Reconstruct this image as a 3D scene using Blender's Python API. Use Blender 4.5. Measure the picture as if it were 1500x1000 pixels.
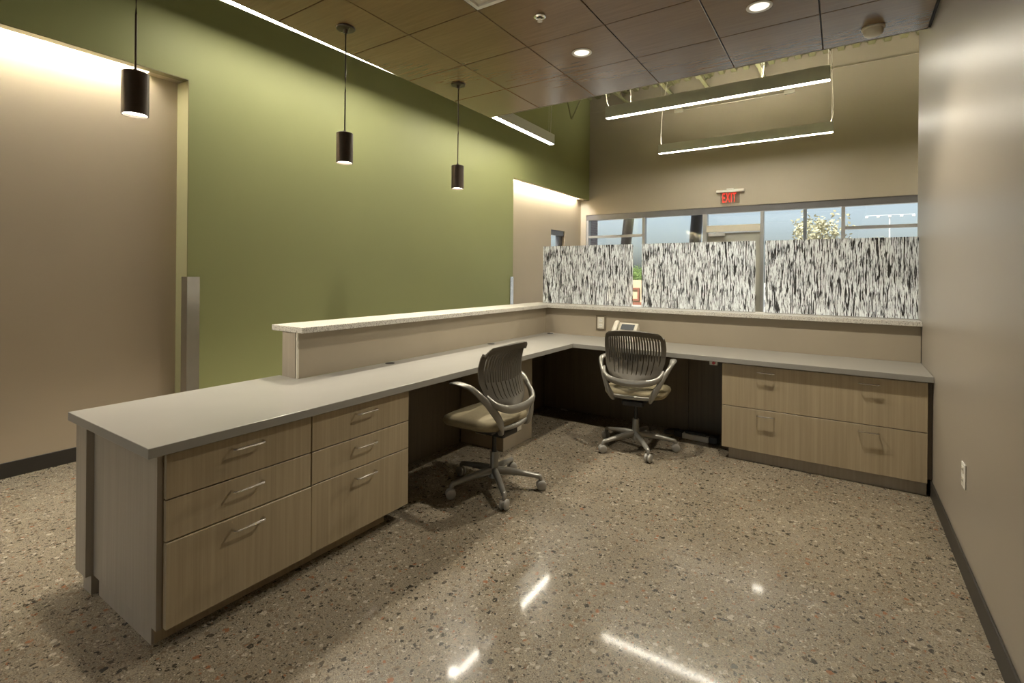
import bpy, bmesh, math, random
from mathutils import Vector, Matrix
random.seed(7)
PI = math.pi
for o in list(bpy.data.objects):
    bpy.data.objects.remove(o)
scn = bpy.context.scene
COL = scn.collection

# ------------------------------------------------------------------ camera
CAM_H = 1.403
cam_d = bpy.data.cameras.new('camera')
cam_d.sensor_width = 36.0
cam_d.lens = 17.56
cam_d.shift_y = -0.066
cam_d.clip_start = 0.05
cam_d.clip_end = 400
cam = bpy.data.objects.new('camera', cam_d)
COL.objects.link(cam)
cam.matrix_world = (Matrix.Translation((0, 0, CAM_H)) @ Matrix.Rotation(math.radians(33.45), 4, 'Z')
                    @ Matrix.Rotation(math.radians(90), 4, 'X') @ Matrix.Rotation(math.radians(0.479), 4, 'Z'))
scn.camera = cam

# ------------------------------------------------------------------ world, sun, exposure
world = bpy.data.worlds.new('sky_world')
scn.world = world
world.use_nodes = True
wn = world.node_tree
wn.nodes.clear()
w_out = wn.nodes.new('ShaderNodeOutputWorld')
w_bg = wn.nodes.new('ShaderNodeBackground')
w_sky = wn.nodes.new('ShaderNodeTexSky')
w_sky.sky_type = 'NISHITA'
w_sky.sun_disc = False
w_sky.sun_elevation = math.radians(54)
w_sky.sun_rotation = math.radians(200)
w_sky.air_density = 1.0
w_sky.dust_density = 3.0
w_sky.ozone_density = 1.0
w_bg.inputs['Strength'].default_value = 0.074
w_hs = wn.nodes.new('ShaderNodeHueSaturation')
w_hs.inputs['Saturation'].default_value = 0.55
wn.links.new(w_sky.outputs[0], w_hs.inputs['Color'])
wn.links.new(w_hs.outputs[0], w_bg.inputs[0])
wn.links.new(w_bg.outputs[0], w_out.inputs[0])

sun_d = bpy.data.lights.new('sun', 'SUN')
sun_d.energy = 4.2
sun_d.angle = math.radians(0.6)
sun_d.color = (1.0, 0.95, 0.86)
sun = bpy.data.objects.new('sun', sun_d)
COL.objects.link(sun)
sun.rotation_euler = (math.radians(36), 0, math.radians(-20))   # from behind the building, high

try:
    scn.cycles.caustics_reflective = False
    scn.cycles.caustics_refractive = False
except Exception:
    pass
scn.view_settings.view_transform = 'Standard'
scn.view_settings.look = 'None'
scn.view_settings.gamma = 1.0
scn.view_settings.use_curve_mapping = False
scn.view_settings.exposure = 1.50

LAMP = (1.0, 0.92, 0.77)      # ceiling lamps
LINE_STRENGTH = 22.0          # linear pendants
COVE_STRENGTH = 56.0          # niche strips
PENDANT_W = 30.0              # cylinder pendants (spot)
DOWN_W = 72.0                 # recessed downlights (spot)

# ------------------------------------------------------------------ materials
def new_mat(name):
    m = bpy.data.materials.new(name)
    m.use_nodes = True
    nt = m.node_tree
    b = nt.nodes['Principled BSDF']
    return m, nt, b

def nd(nt, typ, **kw):
    n = nt.nodes.new(typ)
    for k, v in kw.items():
        setattr(n, k, v)
    return n

def ramp(nt, fac, stops, interp='LINEAR'):
    r = nd(nt, 'ShaderNodeValToRGB')
    r.color_ramp.interpolation = interp
    els = r.color_ramp.elements
    while len(els) < len(stops):
        els.new(0.5)
    for e, (p, c) in zip(els, stops):
        e.position = p
        e.color = (c[0], c[1], c[2], 1) if len(c) == 3 else c
    nt.links.new(fac, r.inputs[0])
    return r

def coords(nt, scale=(1, 1, 1), kind='Object'):
    tc = nd(nt, 'ShaderNodeTexCoord')
    mp = nd(nt, 'ShaderNodeMapping')
    mp.inputs['Scale'].default_value = scale
    nt.links.new(tc.outputs[kind], mp.inputs[0])
    return mp.outputs[0]

def bump(nt, b, height, strength=0.1, dist=0.002):
    bp = nd(nt, 'ShaderNodeBump')
    bp.inputs['Strength'].default_value = strength
    bp.inputs['Distance'].default_value = dist
    nt.links.new(height, bp.inputs['Height'])
    nt.links.new(bp.outputs[0], b.inputs['Normal'])

def mat_plain(name, col, rough=0.5, metal=0.0, var=0.06, scale=8.0, spec=0.5, coat=0.0, fine=0.0):
    m, nt, b = new_mat(name)
    n = nd(nt, 'ShaderNodeTexNoise')
    n.inputs['Scale'].default_value = scale
    n.inputs['Detail'].default_value = 4
    nt.links.new(coords(nt), n.inputs['Vector'])
    lo = [c * (1 - var) for c in col]
    hi = [min(1, c * (1 + var)) for c in col]
    r = ramp(nt, n.outputs['Fac'], [(0.3, lo), (0.7, hi)])
    nt.links.new(r.outputs[0], b.inputs['Base Color'])
    b.inputs['Roughness'].default_value = rough
    b.inputs['Metallic'].default_value = metal
    b.inputs['Specular IOR Level'].default_value = spec
    b.inputs['Coat Weight'].default_value = coat
    if fine:
        n2 = nd(nt, 'ShaderNodeTexNoise')
        n2.inputs['Scale'].default_value = 220
        nt.links.new(coords(nt), n2.inputs['Vector'])
        bump(nt, b, n2.outputs['Fac'], fine, 0.001)
    return m

def mat_emit(name, col, strength, base=(0.9, 0.9, 0.88)):
    m, nt, b = new_mat(name)
    b.inputs['Base Color'].default_value = (*base, 1)
    b.inputs['Emission Color'].default_value = (*col, 1)
    b.inputs['Emission Strength'].default_value = strength
    return m

def mat_wood(name, base, dark, grain=(70, 70, 1.6), rough=0.42, contrast=0.5, coat=0.0, broad=(6, 6, .4), relief=0.06):
    m, nt, b = new_mat(name)
    n = nd(nt, 'ShaderNodeTexNoise')
    n.inputs['Scale'].default_value = 1.0
    n.inputs['Detail'].default_value = 5
    n.inputs['Roughness'].default_value = 0.65
    nt.links.new(coords(nt, grain), n.inputs['Vector'])
    n2 = nd(nt, 'ShaderNodeTexNoise')
    n2.inputs['Scale'].default_value = 1.0
    n2.inputs['Detail'].default_value = 2
    nt.links.new(coords(nt, broad), n2.inputs['Vector'])
    add = nd(nt, 'ShaderNodeMath', operation='ADD')
    mul = nd(nt, 'ShaderNodeMath', operation='MULTIPLY')
    mul.inputs[1].default_value = 0.6
    nt.links.new(n2.outputs['Fac'], mul.inputs[0])
    nt.links.new(n.outputs['Fac'], add.inputs[0])
    nt.links.new(mul.outputs[0], add.inputs[1])
    r = ramp(nt, add.outputs[0], [(0.8 - contrast / 2, dark), (0.8 + contrast / 2, base)])
    nt.links.new(r.outputs[0], b.inputs['Base Color'])
    b.inputs['Roughness'].default_value = rough
    b.inputs['Coat Weight'].default_value = coat
    b.inputs['Coat Roughness'].default_value = 0.2
    bump(nt, b, n.outputs['Fac'], relief, 0.001)
    return m

def mat_terrazzo():
    m, nt, b = new_mat('polished_aggregate')
    v0 = coords(nt)
    # warp so the chips are angular but irregular
    nz = nd(nt, 'ShaderNodeTexNoise')
    nz.inputs['Scale'].default_value = 45
    nt.links.new(v0, nz.inputs['Vector'])
    mixv = nd(nt, 'ShaderNodeMixRGB', blend_type='LINEAR_LIGHT')
    mixv.inputs[0].default_value = 0.012
    nt.links.new(v0, mixv.inputs[1])
    nt.links.new(nz.outputs['Color'], mixv.inputs[2])
    big = nd(nt, 'ShaderNodeTexNoise')
    big.inputs['Scale'].default_value = 2.2
    big.inputs['Detail'].default_value = 6
    nt.links.new(v0, big.inputs['Vector'])
    base = ramp(nt, big.outputs['Fac'], [(0.3, (0.222, 0.190, 0.142)), (0.7, (0.280, 0.243, 0.188))])
    fine = nd(nt, 'ShaderNodeTexNoise')
    fine.inputs['Scale'].default_value = 190
    fine.inputs['Detail'].default_value = 3
    nt.links.new(v0, fine.inputs['Vector'])
    fr = ramp(nt, fine.outputs['Fac'], [(0.36, (0.52, 0.50, 0.47)), (0.64, (1.25, 1.23, 1.18))])
    mulc = nd(nt, 'ShaderNodeMixRGB', blend_type='MULTIPLY')
    mulc.inputs[0].default_value = 1.0
    nt.links.new(base.outputs[0], mulc.inputs[1])
    nt.links.new(fr.outputs[0], mulc.inputs[2])
    cur = mulc.outputs[0]
    for sc, thr in ((66, 0.56), (38, 0.50), (120, 0.55)):
        vo = nd(nt, 'ShaderNodeTexVoronoi')
        vo.inputs['Scale'].default_value = sc
        nt.links.new(mixv.outputs[0], vo.inputs['Vector'])
        sep = nd(nt, 'ShaderNodeSeparateColor')
        nt.links.new(vo.outputs['Color'], sep.inputs[0])
        cr = ramp(nt, sep.outputs[0], [(0.0, (0.035, 0.030, 0.022)), (0.11, (0.07, 0.058, 0.040)), (0.22, (0.17, 0.130, 0.085)),
                                       (0.40, (0.27, 0.225, 0.16)), (0.66, (0.21, 0.182, 0.14)), (0.86, (0.40, 0.355, 0.28)),
                                       (0.965, (0.24, 0.11, 0.055))], 'CONSTANT')
        # chip size varies per cell
        ms = nd(nt, 'ShaderNodeMath', operation='MULTIPLY')
        ms.inputs[1].default_value = thr
        nt.links.new(sep.outputs[1], ms.inputs[0])
        lt = nd(nt, 'ShaderNodeMath', operation='LESS_THAN')
        nt.links.new(vo.outputs['Distance'], lt.inputs[0])
        nt.links.new(ms.outputs[0], lt.inputs[1])
        mx = nd(nt, 'ShaderNodeMixRGB')
        nt.links.new(lt.outputs[0], mx.inputs[0])
        nt.links.new(cur, mx.inputs[1])
        nt.links.new(cr.outputs[0], mx.inputs[2])
        cur = mx.outputs[0]
    nt.links.new(cur, b.inputs['Base Color'])
    rr = ramp(nt, big.outputs['Fac'], [(0.3, (0.20,) * 3), (0.7, (0.28,) * 3)])
    nt.links.new(rr.outputs[0], b.inputs['Roughness'])
    b.inputs['Specular IOR Level'].default_value = 0.4
    b.inputs['Coat Weight'].default_value = 0.36
    b.inputs['Coat Roughness'].default_value = 0.06
    return m

def mat_quartz():
    m, nt, b = new_mat('speckled_solid_surface')
    vo = nd(nt, 'ShaderNodeTexVoronoi')
    vo.inputs['Scale'].default_value = 260
    nt.links.new(coords(nt), vo.inputs['Vector'])
    sep = nd(nt, 'ShaderNodeSeparateColor')
    nt.links.new(vo.outputs['Color'], sep.inputs[0])
    r = ramp(nt, sep.outputs[0], [(0, (0.25, 0.23, 0.20)), (0.13, (0.56, 0.53, 0.47)), (0.75, (0.66, 0.64, 0.58)), (0.93, (0.42, 0.39, 0.34))], 'CONSTANT')
    nt.links.new(r.outputs[0], b.inputs['Base Color'])
    b.inputs['Roughness'].default_value = 0.3
    return m

def mat_screen():
    # pale translucent sheet with dark reed-like strokes
    m = bpy.data.materials.new('printed_reed_resin')
    m.use_nodes = True
    nt = m.node_tree
    nt.nodes.clear()
    out = nd(nt, 'ShaderNodeOutputMaterial')
    v = coords(nt, (1, 1, 1))
    def strokes(sx, sz, lo, hi, off):
        mp = nd(nt, 'ShaderNodeMapping')
        mp.inputs['Scale'].default_value = (sx, 1, sz)
        mp.inputs['Location'].default_value = (off, off * .37, 0)
        mp.inputs['Rotation'].default_value = (0, .03, 0)
        nt.links.new(v, mp.inputs[0])
        n = nd(nt, 'ShaderNodeTexNoise')
        n.inputs['Scale'].default_value = 1
        n.inputs['Detail'].default_value = 2.5
        n.inputs['Roughness'].default_value = 0.6
        n.inputs['Distortion'].default_value = 0.5
        nt.links.new(mp.outputs[0], n.inputs['Vector'])
        return ramp(nt, n.outputs['Fac'], [(lo, (0, 0, 0)), (hi, (1, 1, 1))]).outputs[0]
    a = strokes(88, 6.5, 0.425, 0.495, 0)
    c = strokes(190, 17, 0.37, 0.46, 11.3)
    mul = nd(nt, 'ShaderNodeMixRGB', blend_type='MULTIPLY')
    mul.inputs[0].default_value = 1
    nt.links.new(a, mul.inputs[1])
    nt.links.new(c, mul.inputs[2])
    col = ramp(nt, mul.outputs[0], [(0, (0.040, 0.038, 0.037)), (0.5, (0.33, 0.345, 0.38)), (1, (0.93, 0.97, 1.0))])
    df = nd(nt, 'ShaderNodeBsdfDiffuse')
    tr = nd(nt, 'ShaderNodeBsdfTranslucent')
    gl = nd(nt, 'ShaderNodeBsdfGlossy')
    gl.inputs['Roughness'].default_value = 0.15
    nt.links.new(col.outputs[0], df.inputs[0])
    nt.links.new(col.outputs[0], tr.inputs[0])
    m0 = nd(nt, 'ShaderNodeMixShader')          # printed ink: mostly reflecting, a little glowing through
    m0.inputs[0].default_value = 0.25
    nt.links.new(df.outputs[0], m0.inputs[1])
    nt.links.new(tr.outputs[0], m0.inputs[2])
    tp = nd(nt, 'ShaderNodeBsdfTransparent')
    clear = nd(nt, 'ShaderNodeMath', operation='MULTIPLY')
    clear.inputs[1].default_value = 0.13        # clear between the strokes
    nt.links.new(mul.outputs[0], clear.inputs[0])
    m1 = nd(nt, 'ShaderNodeMixShader')
    nt.links.new(clear.outputs[0], m1.inputs[0])
    nt.links.new(m0.outputs[0], m1.inputs[1])
    nt.links.new(tp.outputs[0], m1.inputs[2])
    m2 = nd(nt, 'ShaderNodeMixShader')
    m2.inputs[0].default_value = 0.03
    nt.links.new(m1.outputs[0], m2.inputs[1])
    nt.links.new(gl.outputs[0], m2.inputs[2])
    nt.links.new(m2.outputs[0], out.inputs[0])
    return m

def mat_glass(name='window_glass', tint=(0.93, 0.97, 0.98), refl=0.06):
    m = bpy.data.materials.new(name)
    m.use_nodes = True
    nt = m.node_tree
    nt.nodes.clear()
    out = nd(nt, 'ShaderNodeOutputMaterial')
    t = nd(nt, 'ShaderNodeBsdfTransparent')
    t.inputs[0].default_value = (*tint, 1)
    g = nd(nt, 'ShaderNodeBsdfGlossy')
    g.inputs['Roughness'].default_value = 0.02
    mx = nd(nt, 'ShaderNodeMixShader')
    mx.inputs[0].default_value = refl
    nt.links.new(t.outputs[0], mx.inputs[1])
    nt.links.new(g.outputs[0], mx.inputs[2])
    nt.links.new(mx.outputs[0], out.inputs[0])
    return m

def mat_brick():
    m, nt, b = new_mat('dark_brick')
    br = nd(nt, 'ShaderNodeTexBrick')
    br.inputs['Scale'].default_value = 4.2
    br.inputs['Color1'].default_value = (0.16, 0.14, 0.17, 1)
    br.inputs['Color2'].default_value = (0.22, 0.20, 0.23, 1)
    br.inputs['Mortar'].default_value = (0.35, 0.34, 0.36, 1)
    br.inputs['Mortar Size'].default_value = 0.012
    tc = nd(nt, 'ShaderNodeTexCoord')
    sep = nd(nt, 'ShaderNodeSeparateXYZ')
    cmb = nd(nt, 'ShaderNodeCombineXYZ')
    ad = nd(nt, 'ShaderNodeMath', operation='ADD')
    nt.links.new(tc.outputs['Object'], sep.inputs[0])
    nt.links.new(sep.outputs[0], ad.inputs[0])
    nt.links.new(sep.outputs[1], ad.inputs[1])
    nt.links.new(ad.outputs[0], cmb.inputs[0])
    nt.links.new(sep.outputs[2], cmb.inputs[1])
    nt.links.new(cmb.outputs[0], br.inputs['Vector'])
    nt.links.new(br.outputs['Color'], b.inputs['Base Color'])
    b.inputs['Roughness'].default_value = 0.85
    return m

M = {}
M['floor'] = mat_terrazzo()
M['green'] = mat_plain('sage_green_paint', (0.285, 0.300, 0.125), 0.55, var=0.02, scale=1.5, fine=0.03)
M['beige'] = mat_plain('beige_paint', (0.44, 0.365, 0.265), 0.45, var=0.02, scale=1.5, fine=0.03)
M['taupe'] = mat_plain('taupe_paint', (0.40, 0.352, 0.275), 0.5, var=0.02, scale=1.5, fine=0.03)
M['satin'] = mat_plain('satin_taupe_paint', (0.30, 0.262, 0.212), 0.36, var=0.02, scale=1.5, spec=1.0, fine=0.04)
M['jamb'] = mat_plain('pale_olive_paint', (0.23, 0.21, 0.105), 0.5, var=0.02)
M['tile'] = mat_wood('stained_wood_tile', (0.215, 0.125, 0.053), (0.168, 0.094, 0.039), (3.0, 42, 42), 0.25, 0.5, coat=0.9, broad=(.7, 4, 4), relief=0.012)
M['tile_gap'] = mat_plain('black_reveal', (0.015, 0.012, 0.010), 0.6)
M['deck'] = mat_plain('painted_steel_deck', (0.26, 0.255, 0.13), 0.5, var=0.03)
M['base'] = mat_plain('dark_rubber_base', (0.030, 0.025, 0.019), 0.5)
M['lam'] = mat_wood('pale_grey_oak_laminate', (0.44, 0.360, 0.235), (0.325, 0.260, 0.165), (75, 75, 1.4), 0.42, 0.55)
M['lam_grey'] = mat_wood('grey_oak_laminate', (0.36, 0.315, 0.250), (0.285, 0.245, 0.190), (55, 55, 1.2), 0.42, 0.55)
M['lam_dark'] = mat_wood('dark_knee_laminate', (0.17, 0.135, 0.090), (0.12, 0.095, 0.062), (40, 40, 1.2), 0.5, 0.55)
M['lam_h'] = mat_plain('taupe_laminate_panel', (0.34, 0.290, 0.215), 0.42, var=0.04, scale=3)
M['top'] = mat_plain('off_white_worktop', (0.285, 0.274, 0.247), 0.28, var=0.03, scale=5)
M['quartz'] = mat_quartz()
M['steel'] = mat_plain('brushed_steel', (0.80, 0.78, 0.74), 0.22, 1.0, var=0.04, scale=20)
M['guard'] = mat_plain('satin_stainless', (0.66, 0.66, 0.67), 0.27, 1.0, var=0.05, scale=6)
M['alu'] = mat_plain('anodised_aluminium', (0.40, 0.40, 0.40), 0.38, 0.5, var=0.04)
M['head'] = mat_plain('dark_shaded_aluminium', (0.16, 0.155, 0.16), 0.35, 0.4, var=0.04)  # window heads: shade put into the colour; side window frame: own dark tone
M['door_paint'] = mat_plain('door_grey_paint', (0.42, 0.42, 0.38), 0.45, var=0.02)
M['house'] = mat_plain('grey_fixture_housing', (0.62, 0.62, 0.56), 0.4, var=0.03)
M['bronze'] = mat_plain('bronze_pendant_metal', (0.085, 0.066, 0.050), 0.34, 0.6, var=0.06)
M['black'] = mat_plain('black_plastic', (0.02, 0.018, 0.016), 0.45)
M['white'] = mat_plain('white_plastic', (0.72, 0.70, 0.64), 0.4, var=0.02)
M['cream'] = mat_plain('cream_plastic', (0.62, 0.58, 0.48), 0.4, var=0.02)
M['cord'] = mat_plain('pale_cord', (0.60, 0.57, 0.47), 0.5)
M['chair_back'] = mat_plain('dark_grey_flex_plastic', (0.105, 0.093, 0.073), 0.45, var=0.04)
M['chair_frame'] = mat_plain('silver_painted_frame', (0.285, 0.272, 0.24), 0.30, 0.4, var=0.04)
M['fabric'] = mat_plain('tan_upholstery', (0.27, 0.225, 0.135), 0.8, var=0.08, scale=60, fine=0.3)
M['caster'] = mat_plain('light_grey_caster', (0.33, 0.315, 0.28), 0.45)
M['caster_dark'] = mat_plain('grey_caster_tread', (0.20, 0.19, 0.17), 0.6)
M['lcd'] = mat_plain('grey_display', (0.10, 0.11, 0.12), 0.2)
M['red'] = mat_plain('red_button_plastic', (0.45, 0.02, 0.02), 0.35)
M['screen'] = mat_screen()
M['glass'] = mat_glass()
M['acrylic'] = mat_glass('clear_acrylic', (0.95, 0.96, 0.96), 0.06)
M['lens'] = mat_emit('lit_diffuser', (1.0, 0.93, 0.78), LINE_STRENGTH)
M['lens_up'] = mat_emit('lit_top_diffuser', (1.0, 0.93, 0.78), LINE_STRENGTH * 1.6)
M['cove'] = mat_emit('lit_cove_strip', (1.0, 0.95, 0.86), COVE_STRENGTH)
M['bulb'] = mat_emit('lit_lamp_lens', (1.0, 0.92, 0.78), 6.0)
M['bulb_dim'] = mat_emit('lit_downlight_lens', (1.0, 0.94, 0.84), 0.38)
M['exit_red'] = mat_emit('lit_red_letters', (1.0, 0.03, 0.012), 0.26, base=(0.5, 0.02, 0.01))
M['brick'] = mat_brick()
M['col_steel'] = mat_plain('dark_painted_column', (0.070, 0.060, 0.068), 0.5)
M['ground'] = mat_plain('pale_concrete_ground', (0.46, 0.43, 0.38), 0.9, var=0.08, scale=2)
M['asphalt'] = mat_plain('asphalt', (0.13, 0.13, 0.135), 0.9, var=0.1, scale=5)
M['sand'] = mat_plain('sand_stucco', (0.55, 0.42, 0.27), 0.9, var=0.05)
M['rust'] = mat_plain('rust_paint', (0.24, 0.085, 0.05), 0.7)
M['leaf'] = mat_plain('pale_olive_leaves', (0.42, 0.38, 0.24), 0.7, var=0.3, scale=4)
M['leaf_green'] = mat_plain('green_leaves', (0.16, 0.24, 0.06), 0.7, var=0.3, scale=4)
M['bark'] = mat_plain('bark', (0.12, 0.09, 0.06), 0.9)
M['galv'] = mat_plain('pale_galvanised_steel', (0.50, 0.50, 0.50), 0.5, 0.2)

# ------------------------------------------------------------------ mesh helpers
def box(bm, x0, x1, y0, y1, z0, z1, bev=0.0, seg=1):
    r = bmesh.ops.create_cube(bm, size=1.0)
    vs = r['verts']
    for v in vs:
        v.co = Vector((x0 + (v.co.x + .5) * (x1 - x0), y0 + (v.co.y + .5) * (y1 - y0), z0 + (v.co.z + .5) * (z1 - z0)))
    if bev:
        es = list({e for v in vs for e in v.link_edges})
        bmesh.ops.bevel(bm, geom=es, offset=bev, segments=seg, profile=0.5, affect='EDGES')
    return bm

def BX(*a, **k):
    bm = bmesh.new()
    return box(bm, *a, **k)

def prism(bm, poly, z0, z1, bev=0.0):
    bot = [bm.verts.new((x, y, z0)) for x, y in poly]
    top = [bm.verts.new((x, y, z1)) for x, y in poly]
    n = len(poly)
    f1 = bm.faces.new(top)
    f0 = bm.faces.new(list(reversed(bot)))
    sides = [bm.faces.new((bot[i], bot[(i + 1) % n], top[(i + 1) % n], top[i])) for i in range(n)]
    bmesh.ops.recalc_face_normals(bm, faces=[f0, f1] + sides)
    if bev:
        es = list({e for f in (f0, f1) for e in f.edges})
        bmesh.ops.bevel(bm, geom=es, offset=bev, segments=2, profile=0.5, affect='EDGES')
    return bm

def cyl(bm, c, r, h, axis='Z', n=24, r2=None):
    res = bmesh.ops.create_cone(bm, cap_ends=True, segments=n, radius1=r, radius2=r if r2 is None else r2, depth=h)
    rot = Matrix()
    if axis == 'X':
        rot = Matrix.Rotation(PI / 2, 4, 'Y')
    elif axis == 'Y':
        rot = Matrix.Rotation(PI / 2, 4, 'X')
    bmesh.ops.transform(bm, matrix=Matrix.Translation(c) @ rot, verts=res['verts'])
    return bm

def lathe(bm, prof, n=28, c=(0, 0, 0)):
    rings = []
    for r, z in prof:
        if r < 1e-5:
            rings.append([bm.verts.new((c[0], c[1], c[2] + z))])
        else:
            rings.append([bm.verts.new((c[0] + r * math.cos(2 * PI * i / n), c[1] + r * math.sin(2 * PI * i / n), c[2] + z)) for i in range(n)])
    for a, b in zip(rings, rings[1:]):
        for i in range(n):
            j = (i + 1) % n
            if len(a) == 1 and len(b) == 1:
                continue
            if len(a) == 1:
                bm.faces.new((a[0], b[j], b[i]))
            elif len(b) == 1:
                bm.faces.new((a[i], a[j], b[0]))
            else:
                bm.faces.new((a[i], a[j], b[j], b[i]))
    bmesh.ops.recalc_face_normals(bm, faces=bm.faces[:])
    return bm

def crom(pts, k=6):
    P = [Vector(p) for p in pts]
    P = [P[0] * 2 - P[1]] + P + [P[-1] * 2 - P[-2]]
    out = []
    for i in range(1, len(P) - 2):
        for s in range(k):
            t = s / k
            a, b, c, d = P[i - 1], P[i], P[i + 1], P[i + 2]
            out.append(0.5 * ((2 * b) + (c - a) * t + (2 * a - 5 * b + 4 * c - d) * t * t + (3 * b - a - 3 * c + d) * t ** 3))
    out.append(P[-2])
    return out

def tube(bm, pts, rad, n=8, smooth=0, up=(0, 0, 1)):
    """sweep an ellipse; rad = r | (w,h) | list of (w,h) per control point (w sideways, h along 'up')"""
    P = [Vector(p) for p in pts]
    if isinstance(rad, (int, float)):
        R = [(rad, rad)] * len(P)
    elif isinstance(rad, tuple):
        R = [rad] * len(P)
    else:
        R = list(rad)
    if smooth:
        R3 = crom([(a, b, 0) for a, b in R], smooth)
        R = [(v.x, v.y) for v in R3]
        P = crom(P, smooth)
    rings = []
    U0 = Vector(up)
    for i, p in enumerate(P):
        t = (P[min(i + 1, len(P) - 1)] - P[max(i - 1, 0)]).normalized()
        side = t.cross(U0)
        if side.length < 1e-4:
            side = t.cross(Vector((1, 0.01, 0)))
        side.normalize()
        u = side.cross(t).normalized()
        w, h = R[i]
        rings.append([bm.verts.new(p + side * (w * math.cos(2 * PI * k / n)) + u * (h * math.sin(2 * PI * k / n))) for k in range(n)])
    fs = []
    for a, b in zip(rings, rings[1:]):
        for i in range(n):
            j = (i + 1) % n
            fs.append(bm.faces.new((a[i], a[j], b[j], b[i])))
    fs.append(bm.faces.new(list(reversed(rings[0]))))
    fs.append(bm.faces.new(rings[-1]))
    bmesh.ops.recalc_face_normals(bm, faces=fs)
    return bm

def obj(name, bm, mat, parent=None, smooth=None, loc=None):
    me = bpy.data.meshes.new(name)
    bm.to_mesh(me)
    bm.free()
    me.materials.append(M[mat] if isinstance(mat, str) else mat)
    if smooth:
        me.polygons.foreach_set('use_smooth', [True] * len(me.polygons))
        try:
            me.set_sharp_from_angle(angle=math.radians(smooth))
        except Exception:
            pass
    o = bpy.data.objects.new(name, me)
    COL.objects.link(o)
    if parent is not None:
        o.parent = parent
    if loc:
        o.location = loc
    return o

def tag(o, label, cat, group=None):
    o['label'] = label
    o['category'] = cat
    if group:
        o['group'] = group
    return o

def thing(name, label, cat, loc=(0, 0, 0), rz=0.0, group=None):
    o = bpy.data.objects.new(name, None)
    COL.objects.link(o)
    o.location = loc
    o.rotation_euler = (0, 0, rz)
    o.empty_display_size = 0.1
    return tag(o, label, cat, group)

def struct(name, bm, mat, parent=None, smooth=None):
    o = obj(name, bm, mat, parent, smooth)
    if parent is None:
        o['kind'] = 'structure'
    return o

def sub(name, label_src, parent, mesh_obj, loc=(0, 0, 0), rot=(0, 0, 0)):
    o = bpy.data.objects.new(name, mesh_obj.data)
    COL.objects.link(o)
    o.parent = parent
    o.location = loc
    o.rotation_euler = rot
    return o

def copy_tree(o, parent=None):
    c = o.copy()
    COL.objects.link(c)
    if parent is not None:
        c.parent = parent
    for ch in [x for x in o.children]:
        copy_tree(ch, c)
    return c

# ------------------------------------------------------------------ dimensions
XW = 0.490        # right wall face
XG = -4.497       # green wall face
XN = -4.690       # niche back wall face
YWIN = 9.76       # window wall face
YB = -3.0         # wall behind the camera
ZC = 3.085        # wood ceiling underside
ZD = 5.10         # steel deck underside
XR = 4.2          # lobby right wall
YE = 4.357        # ceiling front edge
NICHE_Y = 1.96
NICHE2_Y = 6.83
NICHE_Z = 2.98
SLOT_X = -4.575

# ------------------------------------------------------------------ setting
struct('floor', BX(-4.95, XR + .2, YB - .2, YWIN + .2, -0.12, 0), 'floor')
struct('ground', BX(-60, 60, YWIN + .2, 120, -0.2, -0.06), 'ground')

bm = bmesh.new()
box(bm, XG - .31, XG, NICHE_Y, NICHE2_Y, 0, ZD)
box(bm, SLOT_X, XG, YB, NICHE_Y, NICHE_Z, ZD)
box(bm, SLOT_X, XG, NICHE2_Y, YWIN, NICHE_Z, ZD)
struct('wall_left', bm, 'green')

struct('wall_niche', BX(XN - .12, XN, YB, NICHE_Y, 0, 3.25), 'beige')
bm = bmesh.new()
WY0, WY1, WZ = 8.452, 9.02, 2.27
box(bm, XN - .12, XN, NICHE2_Y, WY0, 0, 3.25)
box(bm, XN - .12, XN, WY1, YWIN, 0, 3.25)
box(bm, XN - .12, XN, WY0, WY1, WZ, 3.25)
struct('wall_entry_niche', bm, 'beige')
bm = bmesh.new()
box(bm, XN - .12, SLOT_X, YB, NICHE_Y, 3.25, 3.30)
box(bm, XN - .12, SLOT_X, NICHE2_Y, YWIN, 3.25, 3.30)
box(bm, XN, SLOT_X - .0, 1.72, NICHE_Y, 2.985, 3.25)
box(bm, XN, SLOT_X - .0, 9.52, YWIN, 2.985, 3.25)
struct('ceiling_niche', bm, 'beige')
bm = bmesh.new()
box(bm, XN, XG - .001, NICHE_Y - .006, NICHE_Y, 0, NICHE_Z)
struct('trim_1', bm, 'jamb')
bm = bmesh.new()
box(bm, SLOT_X, XG - .001, YB, NICHE_Y - .006, NICHE_Z - .006, NICHE_Z)
box(bm, SLOT_X, XG - .001, NICHE2_Y, YWIN, NICHE_Z - .006, NICHE_Z)
struct('trim_2', bm, 'jamb')

bm = bmesh.new()
box(bm, -4.95, XR, YWIN, YWIN + .2, 2.665, 4.83)
box(bm, -4.95, XR, YWIN + .012, YWIN + .2, 4.83, ZD + .12)
box(bm, -4.95, -4.565, YWIN, YWIN + .2, 0, 2.665)
struct('wall_front', bm, 'taupe')
struct('trim_3', BX(XG + .001, XR - .001, YWIN - .010, YWIN + .012, 4.82, 4.835, bev=.003), 'taupe')

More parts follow.
